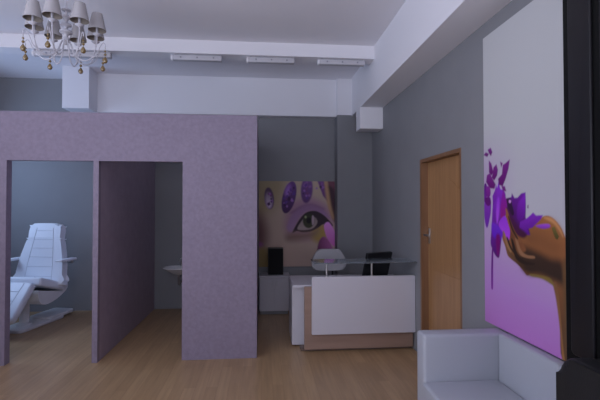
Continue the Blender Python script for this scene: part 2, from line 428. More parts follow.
EYE_LAYERS = [
 ([(-0.289,1.388),(0.398,1.393),(0.321,1.023),(0.046,0.793),(-0.288,0.869)],(0.467,0.36,0.205),(0.422,0.341,0.219),(0,1),0.15,1),
 ([(-0.288,0.945),(0.046,0.793),(0.138,0.471),(0.047,0.258),(-0.286,0.079)],(0.223,0.112,0.114),(0.223,0.112,0.114),(0,1),0.12,1),
 ([(-0.044,0.381),(0.047,0.365),(0.062,0.303),(-0.029,0.274)],(0.322,0.112,0.295),(0.322,0.112,0.295),(0,1),0.03,1),
 ([(-0.044,0.259),(0.139,0.272),(0.169,-0.049),(-0.134,-0.045)],(0.36,0.254,0.105),(0.36,0.254,0.105),(0,1),0.06,1),
 ([(0.445,0.946),(0.568,1.023),(0.786,1.07),(1.035,0.962),(1.145,0.806),(1.113,0.558),(0.879,0.405),(0.476,0.438),(0.383,0.654)],(0.49,0.287,0.329),(0.467,0.27,0.384),(0,1),0.09,1),
 ([(0.817,0.575),(0.973,0.652),(1.066,0.527),(0.972,0.358),(0.816,0.421)],(0.514,0.341,0.114),(0.514,0.341,0.114),(0,1),0.06,1),
 ([(0.445,0.677),(0.522,0.823),(0.669,0.931),(0.817,0.951),(0.984,0.878),(1.098,0.749),(1.035,0.76),(0.817,0.859),(0.669,0.807),(0.576,0.676),(0.504,0.53),(0.429,0.577)],(0.467,0.287,0.486),(0.36,0.194,0.365),(0,1),0.025,1),
 ([(0.491,0.838),(0.661,0.938),(0.817,0.966),(0.988,0.9),(0.988,0.881),(0.817,0.946),(0.661,0.915),(0.522,0.823)],(0.304,0.156,0.295),(0.304,0.156,0.295),(0,1),0.035,1),
 ([(0.513,0.524),(0.615,0.715),(0.723,0.829),(0.854,0.856),(0.965,0.814),(1.057,0.737),(1.145,0.62),(1.001,0.649),(0.908,0.59),(0.798,0.537),(0.669,0.525),(0.584,0.545)],(0.054,0.034,0.047),(0.054,0.034,0.047),(0,1),0.012,1),
 ([(0.59,0.576),(0.65,0.691),(0.723,0.761),(0.854,0.76),(0.902,0.683),(0.835,0.59),(0.708,0.56)],(0.49,0.38,0.365),(0.341,0.262,0.263),(0,1),0.012,1),
 ([(0.854,0.706),(0.842,0.648),(0.809,0.605),(0.764,0.589),(0.719,0.605),(0.686,0.648),(0.674,0.707),(0.686,0.765),(0.719,0.808),(0.764,0.824),(0.809,0.808),(0.842,0.765)],(0.076,0.076,0.042),(0.048,0.045,0.032),(0,1),0.014,1),
 ([(0.804,0.706),(0.799,0.683),(0.785,0.666),(0.767,0.66),(0.748,0.666),(0.734,0.683),(0.73,0.707),(0.735,0.73),(0.748,0.747),(0.767,0.753),(0.785,0.747),(0.799,0.73)],(0.023,0.019,0.02),(0.023,0.019,0.02),(0,1),0.012,1),
 ([(0.821,0.784),(0.848,0.76),(0.848,0.668),(0.823,0.637),(0.813,0.714)],(0.563,0.422,0.486),(0.563,0.422,0.486),(0,1),0.012,1),
 ([(0.733,0.761),(0.731,0.751),(0.725,0.745),(0.717,0.742),(0.709,0.745),(0.704,0.751),(0.702,0.761),(0.704,0.77),(0.709,0.777),(0.717,0.779),(0.725,0.777),(0.731,0.77)],(0.36,0.422,0.219),(0.36,0.422,0.219),(0,1),0.012,1),
 ([(0.229,1.056),(0.228,0.971),(0.208,0.907),(0.174,0.881),(0.135,0.899),(0.101,0.958),(0.083,1.041),(0.084,1.126),(0.104,1.19),(0.138,1.216),(0.177,1.198),(0.21,1.139)],(0.181,0.093,0.233),(0.133,0.084,0.145),(0,1),0.012,1),
 ([(0.198,1.028),(0.198,0.966),(0.185,0.919),(0.163,0.9),(0.137,0.914),(0.114,0.957),(0.101,1.017),(0.101,1.079),(0.114,1.125),(0.137,1.144),(0.163,1.131),(0.185,1.088)],(0.853,0.671,0.885),(0.322,0.238,0.346),(0,1),0.03,1),
 ([(0.559,1.04),(0.515,0.92),(0.456,0.839),(0.399,0.818),(0.358,0.863),(0.344,0.962),(0.361,1.089),(0.405,1.209),(0.464,1.291),(0.522,1.312),(0.563,1.267),(0.577,1.167)],(0.084,0.032,0.114),(0.181,0.076,0.295),(0,1),0.012,1),
 ([(0.484,1.167),(0.467,1.124),(0.445,1.094),(0.422,1.087),(0.406,1.104),(0.4,1.14),(0.406,1.187),(0.422,1.23),(0.444,1.26),(0.467,1.267),(0.483,1.25),(0.49,1.214)],(0.49,0.254,0.794),(0.36,0.156,0.579),(0,1),0.04,1),
 ([(0.829,1.178),(0.809,1.075),(0.77,1.001),(0.721,0.976),(0.677,1.007),(0.648,1.085),(0.643,1.19),(0.663,1.294),(0.702,1.368),(0.751,1.393),(0.795,1.362),(0.824,1.283)],(0.144,0.058,0.205),(0.238,0.112,0.365),(0,1),0.02,1),
 ([(0.872,1.396),(1.005,1.397),(1.036,1.179),(1.067,0.993),(0.989,1.086)],(0.181,0.068,0.219),(0.254,0.102,0.346),(0,1),0.015,0),
 ([(1.074,1.397),(1.335,1.399),(1.334,0.806),(1.161,0.682),(1.114,0.946),(1.067,1.179)],(0.181,0.076,0.114),(0.223,0.084,0.124),(0,1),0.03,1),
 ([(1.036,1.241),(1.161,1.18),(1.208,0.837),(1.145,0.744),(1.083,0.962)],(0.084,0.042,0.059),(0.084,0.042,0.059),(0,1),0.03,1),
 ([(1.009,1.319),(1.052,1.319),(1.114,0.946),(1.161,0.76),(1.129,0.744),(1.051,0.977)],(0.563,0.341,0.192),(0.563,0.341,0.192),(0,1),0.03,1),
 ([(1.004,0.621),(1.076,0.682),(1.168,0.542),(1.207,0.379),(1.16,0.302),(1.057,0.419)],(0.729,0.181,0.579),(0.9,0.36,0.885),(0,1),0.012,1),
 ([(0.916,0.358),(0.983,0.454),(1.057,0.419),(1.144,0.264),(1.128,0.155),(0.91,0.158)],(0.168,0.042,0.114),(0.616,0.181,0.486),(1,0),0.015,1),
 ([(0.444,0.923),(0.43,0.906),(0.416,0.924),(0.423,0.944),(0.439,0.942)],(0.401,0.181,0.579),(0.401,0.181,0.579),(0,1),0.012,0),
 ([(0.397,0.97),(0.381,0.958),(0.373,0.97),(0.374,0.984),(0.387,0.99)],(0.322,0.144,0.465),(0.322,0.144,0.465),(0,1),0.012,0),
 ([(0.413,1.044),(0.393,1.02),(0.367,1.049),(0.384,1.068),(0.41,1.072)],(0.144,0.061,0.329),(0.144,0.061,0.329),(0,1),0.012,0),
 ([(0.468,1.138),(0.45,1.129),(0.436,1.138),(0.444,1.156),(0.461,1.161)],(0.144,0.061,0.329),(0.144,0.061,0.329),(0,1),0.012,0),
 ([(0.489,1.161),(0.472,1.143),(0.454,1.164),(0.465,1.188),(0.485,1.178)],(0.401,0.181,0.579),(0.401,0.181,0.579),(0,1),0.012,0),
 ([(0.513,1.17),(0.502,1.159),(0.489,1.17),(0.495,1.184),(0.511,1.182)],(0.223,0.076,0.233),(0.223,0.076,0.233),(0,1),0.012,0),
 ([(0.463,1.027),(0.452,1.019),(0.442,1.027),(0.449,1.041),(0.457,1.042)],(0.068,0.027,0.096),(0.068,0.027,0.096),(0,1),0.012,0),
 ([(0.526,1.118),(0.512,1.112),(0.491,1.119),(0.504,1.141),(0.522,1.145)],(0.401,0.181,0.579),(0.401,0.181,0.579),(0,1),0.012,0),
 ([(0.427,1.033),(0.417,1.027),(0.403,1.033),(0.412,1.051),(0.425,1.052)],(0.223,0.076,0.233),(0.223,0.076,0.233),(0,1),0.012,0),
 ([(0.413,0.941),(0.393,0.93),(0.372,0.945),(0.381,0.963),(0.402,0.972)],(0.068,0.027,0.096),(0.068,0.027,0.096),(0,1),0.012,0),
 ([(0.523,1.134),(0.499,1.111),(0.483,1.134),(0.486,1.153),(0.509,1.156)],(0.068,0.027,0.096),(0.068,0.027,0.096),(0,1),0.012,0),
 ([(0.482,1.118),(0.466,1.101),(0.457,1.118),(0.46,1.136),(0.473,1.138)],(0.223,0.076,0.233),(0.223,0.076,0.233),(0,1),0.012,0),
 ([(0.529,1.006),(0.518,0.992),(0.502,1.006),(0.513,1.02),(0.528,1.02)],(0.401,0.181,0.579),(0.401,0.181,0.579),(0,1),0.012,0),
 ([(0.42,0.968),(0.409,0.956),(0.391,0.969),(0.401,0.988),(0.421,0.99)],(0.144,0.061,0.329),(0.144,0.061,0.329),(0,1),0.012,0),
 ([(0.526,1.021),(0.5,0.999),(0.477,1.02),(0.492,1.042),(0.509,1.051)],(0.401,0.181,0.579),(0.401,0.181,0.579),(0,1),0.012,0),
 ([(0.452,1.074),(0.429,1.061),(0.412,1.072),(0.417,1.097),(0.446,1.101)],(0.144,0.061,0.329),(0.144,0.061,0.329),(0,1),0.012,0),
 ([(0.446,0.987),(0.421,0.975),(0.395,0.987),(0.411,1.008),(0.436,1.006)],(0.144,0.061,0.329),(0.144,0.061,0.329),(0,1),0.012,0),
 ([(0.531,1.111),(0.519,1.095),(0.503,1.111),(0.507,1.125),(0.526,1.127)],(0.144,0.061,0.329),(0.144,0.061,0.329),(0,1),0.012,0),
 ([(0.487,1.02),(0.464,1.01),(0.444,1.022),(0.453,1.044),(0.482,1.047)],(0.068,0.027,0.096),(0.068,0.027,0.096),(0,1),0.012,0),
 ([(0.481,1.052),(0.461,1.031),(0.441,1.05),(0.453,1.079),(0.469,1.076)],(0.068,0.027,0.096),(0.068,0.027,0.096),(0,1),0.012,0),
 ([(0.51,1.161),(0.488,1.138),(0.472,1.161),(0.476,1.194),(0.505,1.186)],(0.144,0.061,0.329),(0.144,0.061,0.329),(0,1),0.012,0),
 ([(0.55,1.144),(0.535,1.131),(0.522,1.147),(0.53,1.161),(0.543,1.166)],(0.144,0.061,0.329),(0.144,0.061,0.329),(0,1),0.012,0),
 ([(0.489,1.188),(0.48,1.172),(0.471,1.189),(0.472,1.199),(0.49,1.205)],(0.144,0.061,0.329),(0.144,0.061,0.329),(0,1),0.012,0),
 ([(0.546,1.203),(0.534,1.187),(0.522,1.204),(0.521,1.221),(0.543,1.227)],(0.068,0.027,0.096),(0.068,0.027,0.096),(0,1),0.012,0),
 ([(0.508,1.136),(0.496,1.13),(0.484,1.136),(0.489,1.156),(0.503,1.149)],(0.322,0.144,0.465),(0.322,0.144,0.465),(0,1),0.012,0),
 ([(0.562,1.114),(0.537,1.097),(0.515,1.116),(0.521,1.138),(0.547,1.148)],(0.144,0.061,0.329),(0.144,0.061,0.329),(0,1),0.012,0),
 ([(0.792,1.221),(0.78,1.209),(0.761,1.222),(0.771,1.245),(0.791,1.246)],(0.322,0.144,0.465),(0.322,0.144,0.465),(0,1),0.012,0),
 ([(0.718,1.237),(0.698,1.223),(0.675,1.238),(0.685,1.27),(0.711,1.268)],(0.322,0.144,0.465),(0.322,0.144,0.465),(0,1),0.012,0),
 ([(0.743,1.233),(0.731,1.214),(0.711,1.235),(0.724,1.263),(0.744,1.26)],(0.401,0.181,0.579),(0.401,0.181,0.579),(0,1),0.012,0),
 ([(0.752,1.212),(0.741,1.205),(0.727,1.211),(0.732,1.225),(0.75,1.225)],(0.223,0.076,0.233),(0.223,0.076,0.233),(0,1),0.012,0),
 ([(0.691,1.12),(0.682,1.113),(0.67,1.122),(0.678,1.133),(0.688,1.131)],(0.068,0.027,0.096),(0.068,0.027,0.096),(0,1),0.012,0),
 ([(0.724,1.275),(0.707,1.258),(0.696,1.273),(0.696,1.289),(0.72,1.292)],(0.322,0.144,0.465),(0.322,0.144,0.465),(0,1),0.012,0),
 ([(0.763,1.296),(0.752,1.286),(0.739,1.298),(0.745,1.31),(0.759,1.317)],(0.223,0.076,0.233),(0.223,0.076,0.233),(0,1),0.012,0),
 ([(0.757,1.286),(0.741,1.279),(0.716,1.29),(0.731,1.316),(0.753,1.314)],(0.322,0.144,0.465),(0.322,0.144,0.465),(0,1),0.012,0),
 ([(0.73,1.255),(0.714,1.242),(0.7,1.254),(0.709,1.268),(0.72,1.267)],(0.322,0.144,0.465),(0.322,0.144,0.465),(0,1),0.012,0),
 ([(0.718,1.165),(0.701,1.148),(0.679,1.166),(0.687,1.182),(0.71,1.183)],(0.401,0.181,0.579),(0.401,0.181,0.579),(0,1),0.012,0),
 ([(0.796,1.085),(0.774,1.072),(0.749,1.088),(0.762,1.116),(0.788,1.111)],(0.322,0.144,0.465),(0.322,0.144,0.465),(0,1),0.012,0),
 ([(0.77,1.119),(0.745,1.092),(0.718,1.118),(0.732,1.145),(0.759,1.152)],(0.223,0.076,0.233),(0.223,0.076,0.233),(0,1),0.012,0),
 ([(0.741,1.247),(0.726,1.235),(0.702,1.247),(0.717,1.274),(0.737,1.277)],(0.144,0.061,0.329),(0.144,0.061,0.329),(0,1),0.012,0),
 ([(0.757,1.045),(0.74,1.033),(0.719,1.047),(0.724,1.063),(0.755,1.072)],(0.144,0.061,0.329),(0.144,0.061,0.329),(0,1),0.012,0),
 ([(0.744,1.173),(0.726,1.158),(0.712,1.173),(0.717,1.194),(0.734,1.195)],(0.223,0.076,0.233),(0.223,0.076,0.233),(0,1),0.012,0),
 ([(0.811,1.227),(0.795,1.219),(0.783,1.227),(0.786,1.247),(0.805,1.244)],(0.322,0.144,0.465),(0.322,0.144,0.465),(0,1),0.012,0),
 ([(0.734,1.239),(0.719,1.229),(0.699,1.24),(0.71,1.257),(0.731,1.262)],(0.144,0.061,0.329),(0.144,0.061,0.329),(0,1),0.012,0),
 ([(0.744,1.085),(0.727,1.068),(0.711,1.087),(0.718,1.105),(0.739,1.104)],(0.401,0.181,0.579),(0.401,0.181,0.579),(0,1),0.012,0),
 ([(0.2,1.038),(0.187,1.018),(0.169,1.038),(0.18,1.051),(0.195,1.051)],(0.068,0.027,0.096),(0.068,0.027,0.096),(0,1),0.012,0),
 ([(0.198,1.09),(0.181,1.068),(0.164,1.094),(0.171,1.122),(0.194,1.116)],(0.223,0.076,0.233),(0.223,0.076,0.233),(0,1),0.012,0),
 ([(0.217,0.993),(0.193,0.983),(0.171,0.992),(0.183,1.019),(0.205,1.026)],(0.401,0.181,0.579),(0.401,0.181,0.579),(0,1),0.012,0),
 ([(0.17,1.113),(0.149,1.097),(0.129,1.114),(0.142,1.136),(0.156,1.13)],(0.223,0.076,0.233),(0.223,0.076,0.233),(0,1),0.012,0),
 ([(0.171,0.954),(0.145,0.93),(0.126,0.959),(0.13,0.983),(0.157,0.987)],(0.322,0.144,0.465),(0.322,0.144,0.465),(0,1),0.012,0),
 ([(0.162,0.952),(0.141,0.947),(0.129,0.953),(0.13,0.969),(0.152,0.976)],(0.401,0.181,0.579),(0.401,0.181,0.579),(0,1),0.012,0),
 ([(0.174,0.956),(0.149,0.935),(0.126,0.96),(0.138,0.977),(0.16,0.991)],(0.068,0.027,0.096),(0.068,0.027,0.096),(0,1),0.012,0),
 ([(0.202,0.995),(0.189,0.98),(0.175,0.995),(0.181,1.004),(0.195,1.005)],(0.068,0.027,0.096),(0.068,0.027,0.096),(0,1),0.012,0),
 ([(0.182,1.111),(0.168,1.1),(0.151,1.115),(0.157,1.134),(0.18,1.129)],(0.401,0.181,0.579),(0.401,0.181,0.579),(0,1),0.012,0),
 ([(0.978,1.23),(0.969,1.221),(0.956,1.231),(0.963,1.246),(0.975,1.242)],(0.144,0.061,0.329),(0.144,0.061,0.329),(0,1),0.012,0),
 ([(0.987,1.27),(0.971,1.247),(0.953,1.269),(0.957,1.299),(0.985,1.291)],(0.322,0.144,0.465),(0.322,0.144,0.465),(0,1),0.012,0),
 ([(0.963,1.237),(0.948,1.227),(0.936,1.241),(0.941,1.265),(0.959,1.265)],(0.322,0.144,0.465),(0.322,0.144,0.465),(0,1),0.012,0),
 ([(1.011,1.217),(0.983,1.196),(0.963,1.216),(0.966,1.244),(0.997,1.237)],(0.401,0.181,0.579),(0.401,0.181,0.579),(0,1),0.012,0),
 ([(0.974,1.221),(0.948,1.2),(0.934,1.22),(0.938,1.246),(0.96,1.252)],(0.068,0.027,0.096),(0.068,0.027,0.096),(0,1),0.012,0),
 ([(0.962,1.264),(0.948,1.255),(0.935,1.265),(0.943,1.28),(0.956,1.281)],(0.223,0.076,0.233),(0.223,0.076,0.233),(0,1),0.012,0),
 ([(0.903,1.194),(0.89,1.19),(0.875,1.198),(0.879,1.219),(0.902,1.217)],(0.401,0.181,0.579),(0.401,0.181,0.579),(0,1),0.012,0),
 ([(0.414,0.469),(0.507,0.515),(0.677,0.514),(0.816,0.529),(0.91,0.559),(0.848,0.467),(0.63,0.406),(0.445,0.392)],(0.304,0.194,0.156),(0.304,0.194,0.156),(0,1),0.08,1),
]

# ------------------------------------------------------------ the room
YB, XR, XL, YF, ZC = 6.70, 1.666, -4.30, -2.50, 3.51
struct('floor', boxm(XL - .15, XR + .15, YF - .15, YB + .15, -.10, 0), M['floor'])
struct('ceiling', boxm(XL - .15, XR + .15, YF - .15, YB + .15, ZC, ZC + .1), M['ceiling'])
struct('wall_back', boxm(XL - .15, XR + .15, YB, YB + .15, 0, ZC), M['grey_wall'])
DY0, DY1, DZ = 3.42, 4.36, 2.06
b = BM()
box(b, XR, XR + .15, YF, DY0, 0, ZC)
box(b, XR, XR + .15, DY1, YB, 0, ZC)
box(b, XR, XR + .15, DY0, DY1, DZ, ZC)
struct('wall_right', b, M['grey_wall'])
b = BM()      # left wall with two windows
for y0, y1, z0, z1 in ((YF, -1.35, 0, ZC), (-1.35, 3.15, 0, 1.4), (-1.35, 3.15, 3.1, ZC), (3.15, 4.85, 0, ZC), (4.85, 6.25, 0, 1.5), (4.85, 6.25, 2.7, ZC), (6.25, YB, 0, ZC)):
    box(b, XL - .15, XL, y0, y1, z0, z1)
struct('wall_left', b, M['grey_wall'])
b = BM()      # shop front
for x0, x1, z0, z1 in ((XL - .15, -3.7, 0, ZC), (-3.7, 1.1, 0, .75), (-3.7, 1.1, 2.75, ZC), (1.1, XR + .15, 0, ZC)):
    box(b, x0, x1, YF - .15, YF, z0, z1)
struct('wall_front', b, M['grey_wall'])


def window(name, along, a0, a1, z0, z1, at, cols):
    b = BM()
    t = .05

    def bar(p0, p1, q0, q1):
        if along == 'y':
            box(b, at - .06, at, p0, p1, q0, q1)
        else:
            box(b, p0, p1, at - .06, at, q0, q1)
    bar(a0, a1, z0, z0 + t)
    bar(a0, a1, z1 - t, z1)
    for k in range(cols + 1):
        c = a0 + (a1 - a0 - t) * k / cols
        bar(c, c + t, z0 + t, z1 - t)
    struct(name, b, M['window_frame'])


window('window_1', 'y', -1.35, 3.15, 1.4, 3.1, XL - .04, 4)
window('window_2', 'y', 4.85, 6.25, 1.5, 2.7, XL - .04, 2)
window('window_3', 'x', -3.7, 1.1, .75, 2.75, YF - .04, 4)

# beams and boxed columns under the ceiling
struct('trim_1', boxm(-2.39, 1.13, 6.38, YB, 2.944, ZC), M['white_wall'])                     # beam on the back wall
struct('trim_2', boxm(1.13, XR, 6.30, YB, 2.955, ZC), M['white_wall'])                          # its step over the pilaster
struct('wall_alcove', boxm(-.0524, 1.13, 6.55, YB, 0, 2.944), M['grey_wall'])
struct('wall_pilaster', boxm(1.13, XR, 6.30, YB, 0, 2.955), M['grey_wall'])
struct('trim_3', boxm(-2.744, -2.39, 6.08, YB, 2.93, ZC), M['white_wall'])                       # boxed column head
struct('trim_4', boxm(1.35, XR, YF, 6.30, 2.941, ZC), M['white_wall'])                          # beam along the right wall
struct('trim_5', boxm(XL, 1.35, 5.00, 5.21, 3.355, ZC), M['white_wall'])                        # cross beam
struct('trim_6', boxm(1.345, XR, 5.72, 5.97, 2.645, 2.941, bev=.004), M['white_wall'])          # boxed duct

# plastered partition with two openings, its cross wall and its end wall
PY0, PY1, PZ, OZ = 4.435, 4.525, 2.515, 2.025
b = BM()
box(b, XL, -2.52, PY0, PY1, 0, OZ)
box(b, -.812, -.052, PY0, PY1, 0, OZ)
box(b, -1.694, -1.641, PY0, PY0 + .06, 0, OZ)
box(b, XL, -.052, PY0, PY0 + .06, OZ, PZ)
struct('wall_partition', b, M['plaster'])
struct('wall_divider', boxm(-1.694, -1.641, PY0 + .0605, YB, 0, PZ), M['divider'])
struct('wall_end', boxm(-.142, -.0525, PY1, YB, 0, PZ), M['plaster'])

# door in the right wall
b = BM()
box(b, XR + .001, XR + .149, DY1 - .035, DY1, 0, DZ)
box(b, XR + .001, XR + .149, DY0, DY0 + .035, 0, DZ)
box(b, XR + .001, XR + .149, DY0 + .035, DY1 - .035, DZ - .035, DZ)
d = struct('door_1', b, M['jamb'])
b = boxm(XR + .075, XR + .12, DY0 + .037, DY1 - .037, .006, DZ - .037)
leaf = obj('door_leaf', b, M['door'], d)
ol = [(DY0 + .16, 1.02), (DY1 - .16, 1.02), (DY1 - .16, 1.70)]
for k in range(1, 12):
    t = k / 12
    ol.append((DY1 - .16 + (DY0 - DY1 + .32) * t, 1.70 + .13 * math.sin(math.pi * t)))
ol.append((DY0 + .16, 1.70))
b = BM()
slab(b, ol, .008, .003, frame((XR + .075, 0, 0), (0, 1, 0), (0, 0, 1)) @ Matrix.Translation((0, 0, -.007)), 2)
slab(b, [(DY0 + .16, .2), (DY1 - .16, .2), (DY1 - .16, .92), (DY0 + .16, .92)], .008, .003, frame((XR + .075, 0, 0), (0, 1, 0), (0, 0, 1)) @ Matrix.Translation((0, 0, -.007)), 2)
for v in b.verts:
    if v.co.x < XR + .07:
        v.co.x = XR + .07
obj('raised_panel', b, M['door'], leaf)
b = BM()
box(b, XR + .067, XR + .0745, DY1 - .095, DY1 - .055, 1.18, 1.34, bev=.003)
tube(b, [(XR + .07, DY1 - .075, 1.27), (XR + .022, DY1 - .075, 1.27), (XR + .012, DY1 - .085, 1.27), (XR + .012, DY1 - .20, 1.268)], .010, 10)
obj('door_handle', b, M['chrome'], leaf, True)

# ------------------------------------------------------------ pictures painted from layered shapes
def paint(w, h, step, background, layers):
    nu, nv = int(w / step) + 1, int(h / step) + 1
    us, vs = np.linspace(0, w, nu), np.linspace(0, h, nv)
    U, V = np.meshgrid(us, vs)
    C = background(U / w, V / h)
    for pts, c0, c1, dr, soft, sm in layers:
        P = np.array(smooth_loop(pts, 4) if sm else pts, float)
        m0, m1 = P.min(0) - 3 * soft, P.max(0) + 3 * soft
        i0, i1 = np.searchsorted(us, m0[0]), np.searchsorted(us, m1[0])
        j0, j1 = np.searchsorted(vs, m0[1]), np.searchsorted(vs, m1[1])
        if i1 <= i0 or j1 <= j0:
            continue
        x, y = U[j0:j1, i0:i1], V[j0:j1, i0:i1]
        dist = np.full(x.shape, 1e9)
        inside = np.zeros(x.shape, bool)
        for k in range(len(P)):
            ax, ay = P[k]
            bx, by = P[(k + 1) % len(P)]
            ex, ey = bx - ax, by - ay
            L2 = ex * ex + ey * ey + 1e-12
            t = np.clip(((x - ax) * ex + (y - ay) * ey) / L2, 0, 1)
            dist = np.minimum(dist, np.hypot(x - ax - t * ex, y - ay - t * ey))
            cr = (ay > y) != (by > y)
            with np.errstate(divide='ignore', invalid='ignore'):
                xi = ax + (y - ay) * ex / (ey if abs(ey) > 1e-12 else 1e-12)
            inside ^= cr & (x < xi)
        sd = np.where(inside, dist, -dist)
        al = np.clip(sd / soft * .5 + .5, 0, 1)
        al = al * al * (3 - 2 * al)
        dx, dy = dr
        pr = P[:, 0] * dx + P[:, 1] * dy
        g = np.clip((x * dx + y * dy - pr.min()) / (np.ptp(pr) + 1e-9), 0, 1)
        col = np.array(c0) * (1 - g[..., None]) + np.array(c1) * g[..., None]
        C[j0:j1, i0:i1] = C[j0:j1, i0:i1] * (1 - al[..., None]) + col * al[..., None]
    return U, V, C


PRINT = bpy.data.materials.new('canvas_print')
PRINT.use_nodes = True
_nt = PRINT.node_tree
_a = _nt.nodes.new('ShaderNodeVertexColor')
_a.layer_name = 'print'
_b = _nt.nodes['Principled BSDF']
_nt.links.new(_a.outputs['Color'], _b.inputs['Base Color'])
_b.inputs['Roughness'].default_value = 0.6
_b.inputs['Specular IOR Level'].default_value = 0.25


def picture(name, label, origin, ux, w, h, step, background, layers, depth):
    """a printed canvas on a stretcher; origin is its lower left front corner, ux runs along its face"""
    ux = Vector(ux)
    nrm = ux.cross(Vector((0, 0, 1)))            # out of the wall
    root = thing(name, label, 'picture', origin)
    U, V, C = paint(w, h, step, background, layers)
    nv, nu = U.shape
    co = np.zeros((nu * nv, 3))
    co[:, 0] = U.ravel() * ux.x
    co[:, 1] = U.ravel() * ux.y
    co[:, 2] = V.ravel()
    idx = np.arange(nu * nv).reshape(nv, nu)
    q = np.stack([idx[:-1, :-1], idx[:-1, 1:], idx[1:, 1:], idx[1:, :-1]], -1).reshape(-1, 4)
    me = bpy.data.meshes.new('printed_canvas')
    me.from_pydata(co.tolist(), [], q.tolist())
    at = me.color_attributes.new('print', 'FLOAT_COLOR', 'POINT')
    rgba = np.ones((nu * nv, 4), np.float32)
    rgba[:, :3] = C.reshape(-1, 3)
    at.data.foreach_set('color', rgba.ravel())
    me.materials.append(PRINT)
    o = bpy.data.objects.new('printed_canvas', me)
    COL.objects.link(o)
    o.parent = root
    b = BM()
    p0 = -nrm * depth
    p1 = ux * w + Vector((0, 0, h)) - nrm * .0006
    box(b, min(p0.x, p1.x), max(p0.x, p1.x), min(p0.y, p1.y), max(p0.y, p1.y), 0, h)
    obj('stretcher_frame', b, M['canvas'], root)
    return root


def hand_bg(u, v):
    white = np.array((.60, .605, .605))
    lilac = np.array((.56, .43, .61))
    purple = np.array((.55, .28, .66))
    deep = np.array((.54, .21, .59))
    a = np.clip((.70 - v) / .22, 0, 1)
    a = (a * a * (3 - 2 * a) * (1 - .8 * np.clip(u * 2.2, 0, 1) * np.clip((v - .2) / .12, 0, 1)))[..., None]
    c = white * (1 - a) + lilac * a
    p = np.clip((.38 - v - .05 * u) / .24, 0, 1)[..., None]
    c = c * (1 - p) + purple * p
    d = np.clip((.14 - v) / .14, 0, 1)[..., None]
    return c * (1 - d) + deep * d


def eye_bg(u, v):
    top = np.array((.60, .47, .37))
    low = np.array((.64, .46, .39))
    k = np.clip(v * 1.4, 0, 1)[..., None]
    c = low * (1 - k) + top * k
    s = np.clip((.25 - np.abs(u - .62)) / .25, 0, 1)[..., None] * np.clip((.5 - v) / .4, 0, 1)[..., None]
    return c * (1 - .12 * s)


# ------------------------------------------------------------ reception desk
desk = thing('reception_desk', 'white and wood reception desk with a glass counter on short posts', 'desk', (.336, 4.5, 0))
ox, oy = .336, 4.5


def dbox(name, m, x0, x1, y0, y1, z0, z1, bev=.003, parent=None):
    return obj(name, boxm(x0 - ox, x1 - ox, y0 - oy, y1 - oy, z0, z1, bev=bev), m, parent or desk)


dbox('end_cabinet', M['white_lam'], .336, .80, 4.75, 5.27, .022, .684)
dbox('worktop', M['white_lam'], .336, 1.655, 4.599, 5.27, .685, .712)
dbox('wood_front', M['desk_wood'], .456, 1.655, 4.55, 4.598, .030, .70)
dbox('front_panel', M['white_lam'], .532, 1.663, 4.50, 4.548, .200, .815, .004)
dbox('plinth', M['plinth'], .42, 1.655, 4.60, 4.748, 0, .0215)
dbox('end_plinth', M['plinth'], .37, .78, 4.80, 5.20, 0, .0215)
b = boxm(.545 - ox, 1.66 - ox, 4.43 - oy, 4.76 - oy, .962, .974, bev=.002)
obj('glass_counter', b, M['glass'], desk)
for px in (.692, 1.186):
    b = BM()
    lathe(b, [(.018, .8155), (.018, .822), (.0105, .826), (.0105, .952), (.022, .955), (.022, .9615)], 16, (px - ox, 4.525 - oy, 0))
    obj('counter_post', b, M['chrome'], desk, True)

# monitor on the desk, seen from behind
mon = thing('computer_monitor', 'black computer monitor seen from behind on the reception desk', 'monitor', (1.35, 5.00, .7125), R(25))
b = BM()
tilt = R(-17)
mt = Matrix.Translation((0, 0, .02)) @ Matrix.Rotation(-tilt, 4, 'X')
slab(b, rounded(-.19, .19, 0, .305, .012), .035, .006, mt @ frame((0, 0.02, 0), (1, 0, 0), (0, 0, 1)))
obj('casing', b, M['black_plastic'], mon, True)
b = BM()
slab(b, rounded(-.172, .172, .02, .285, .006), .004, .001, mt @ frame((0, .0245, 0), (1, 0, 0), (0, 0, 1)))
obj('screen', b, M['black_gloss'], mon)
b = BM()
box(b, -.10, .10, -.085, .085, 0, .012, bev=.004)
box(b, -.03, .03, -.04, -.018, .010, .12, bev=.004)
obj('stand', b, M['black_plastic'], mon)

# white chair behind the desk
ch = thing('office_chair', 'white shell office chair with rounded back behind the reception desk', 'chair', (.905, 5.86, 0))
ol = smooth_loop([(-.235, .80), (-.225, .86), (-.165, .965), (-.12, .99), (0, .995), (.12, .99), (.165, .965), (.225, .86), (.235, .80), (.215, .735), (.14, .712), (0, .708), (-.14, .712), (-.215, .735)], 4)
b = BM()
slab(b, ol, .05, .02, frame((0, -.16, 0), (1, 0, 0), (0, 0, 1)))
for v in b.verts:
    v.co.y += .55 * v.co.x ** 2 + .12 * (v.co.z - .7)
obj('backrest', b, M['shell'], ch, True)
b = BM()
slab(b, [(-.232, .832), (.232, .832), (.232, .842), (-.232, .842)], .003, 0, frame((0, -.2105, 0), (1, 0, 0), (0, 0, 1)))
for v in b.verts:
    v.co.y += .55 * v.co.x ** 2 + .12 * (v.co.z - .7)
obj('back_seam', b, M['grey_plastic'], ch)
for sx in (-.045, .045):
    b = BM()
    tube(b, smooth_path([(sx, -.172, .76), (sx, -.175, .62), (sx, -.15, .48), (sx, .0, .445)]), .014, 8)
    obj('back_bracket', b, M['black_plastic'], ch, True)
b = BM()
slab(b, rounded(-.23, .23, -.20, .24, .09, 6), .07, .025, frame((0, .0, .45), (1, 0, 0), (0, 1, 0)))
obj('seat', b, M['shell'], ch, True)
b = BM()
lathe(b, [(.045, .449), (.045, .42), (.028, .41), (.028, .10), (.04, .09), (.04, .06)], 14)
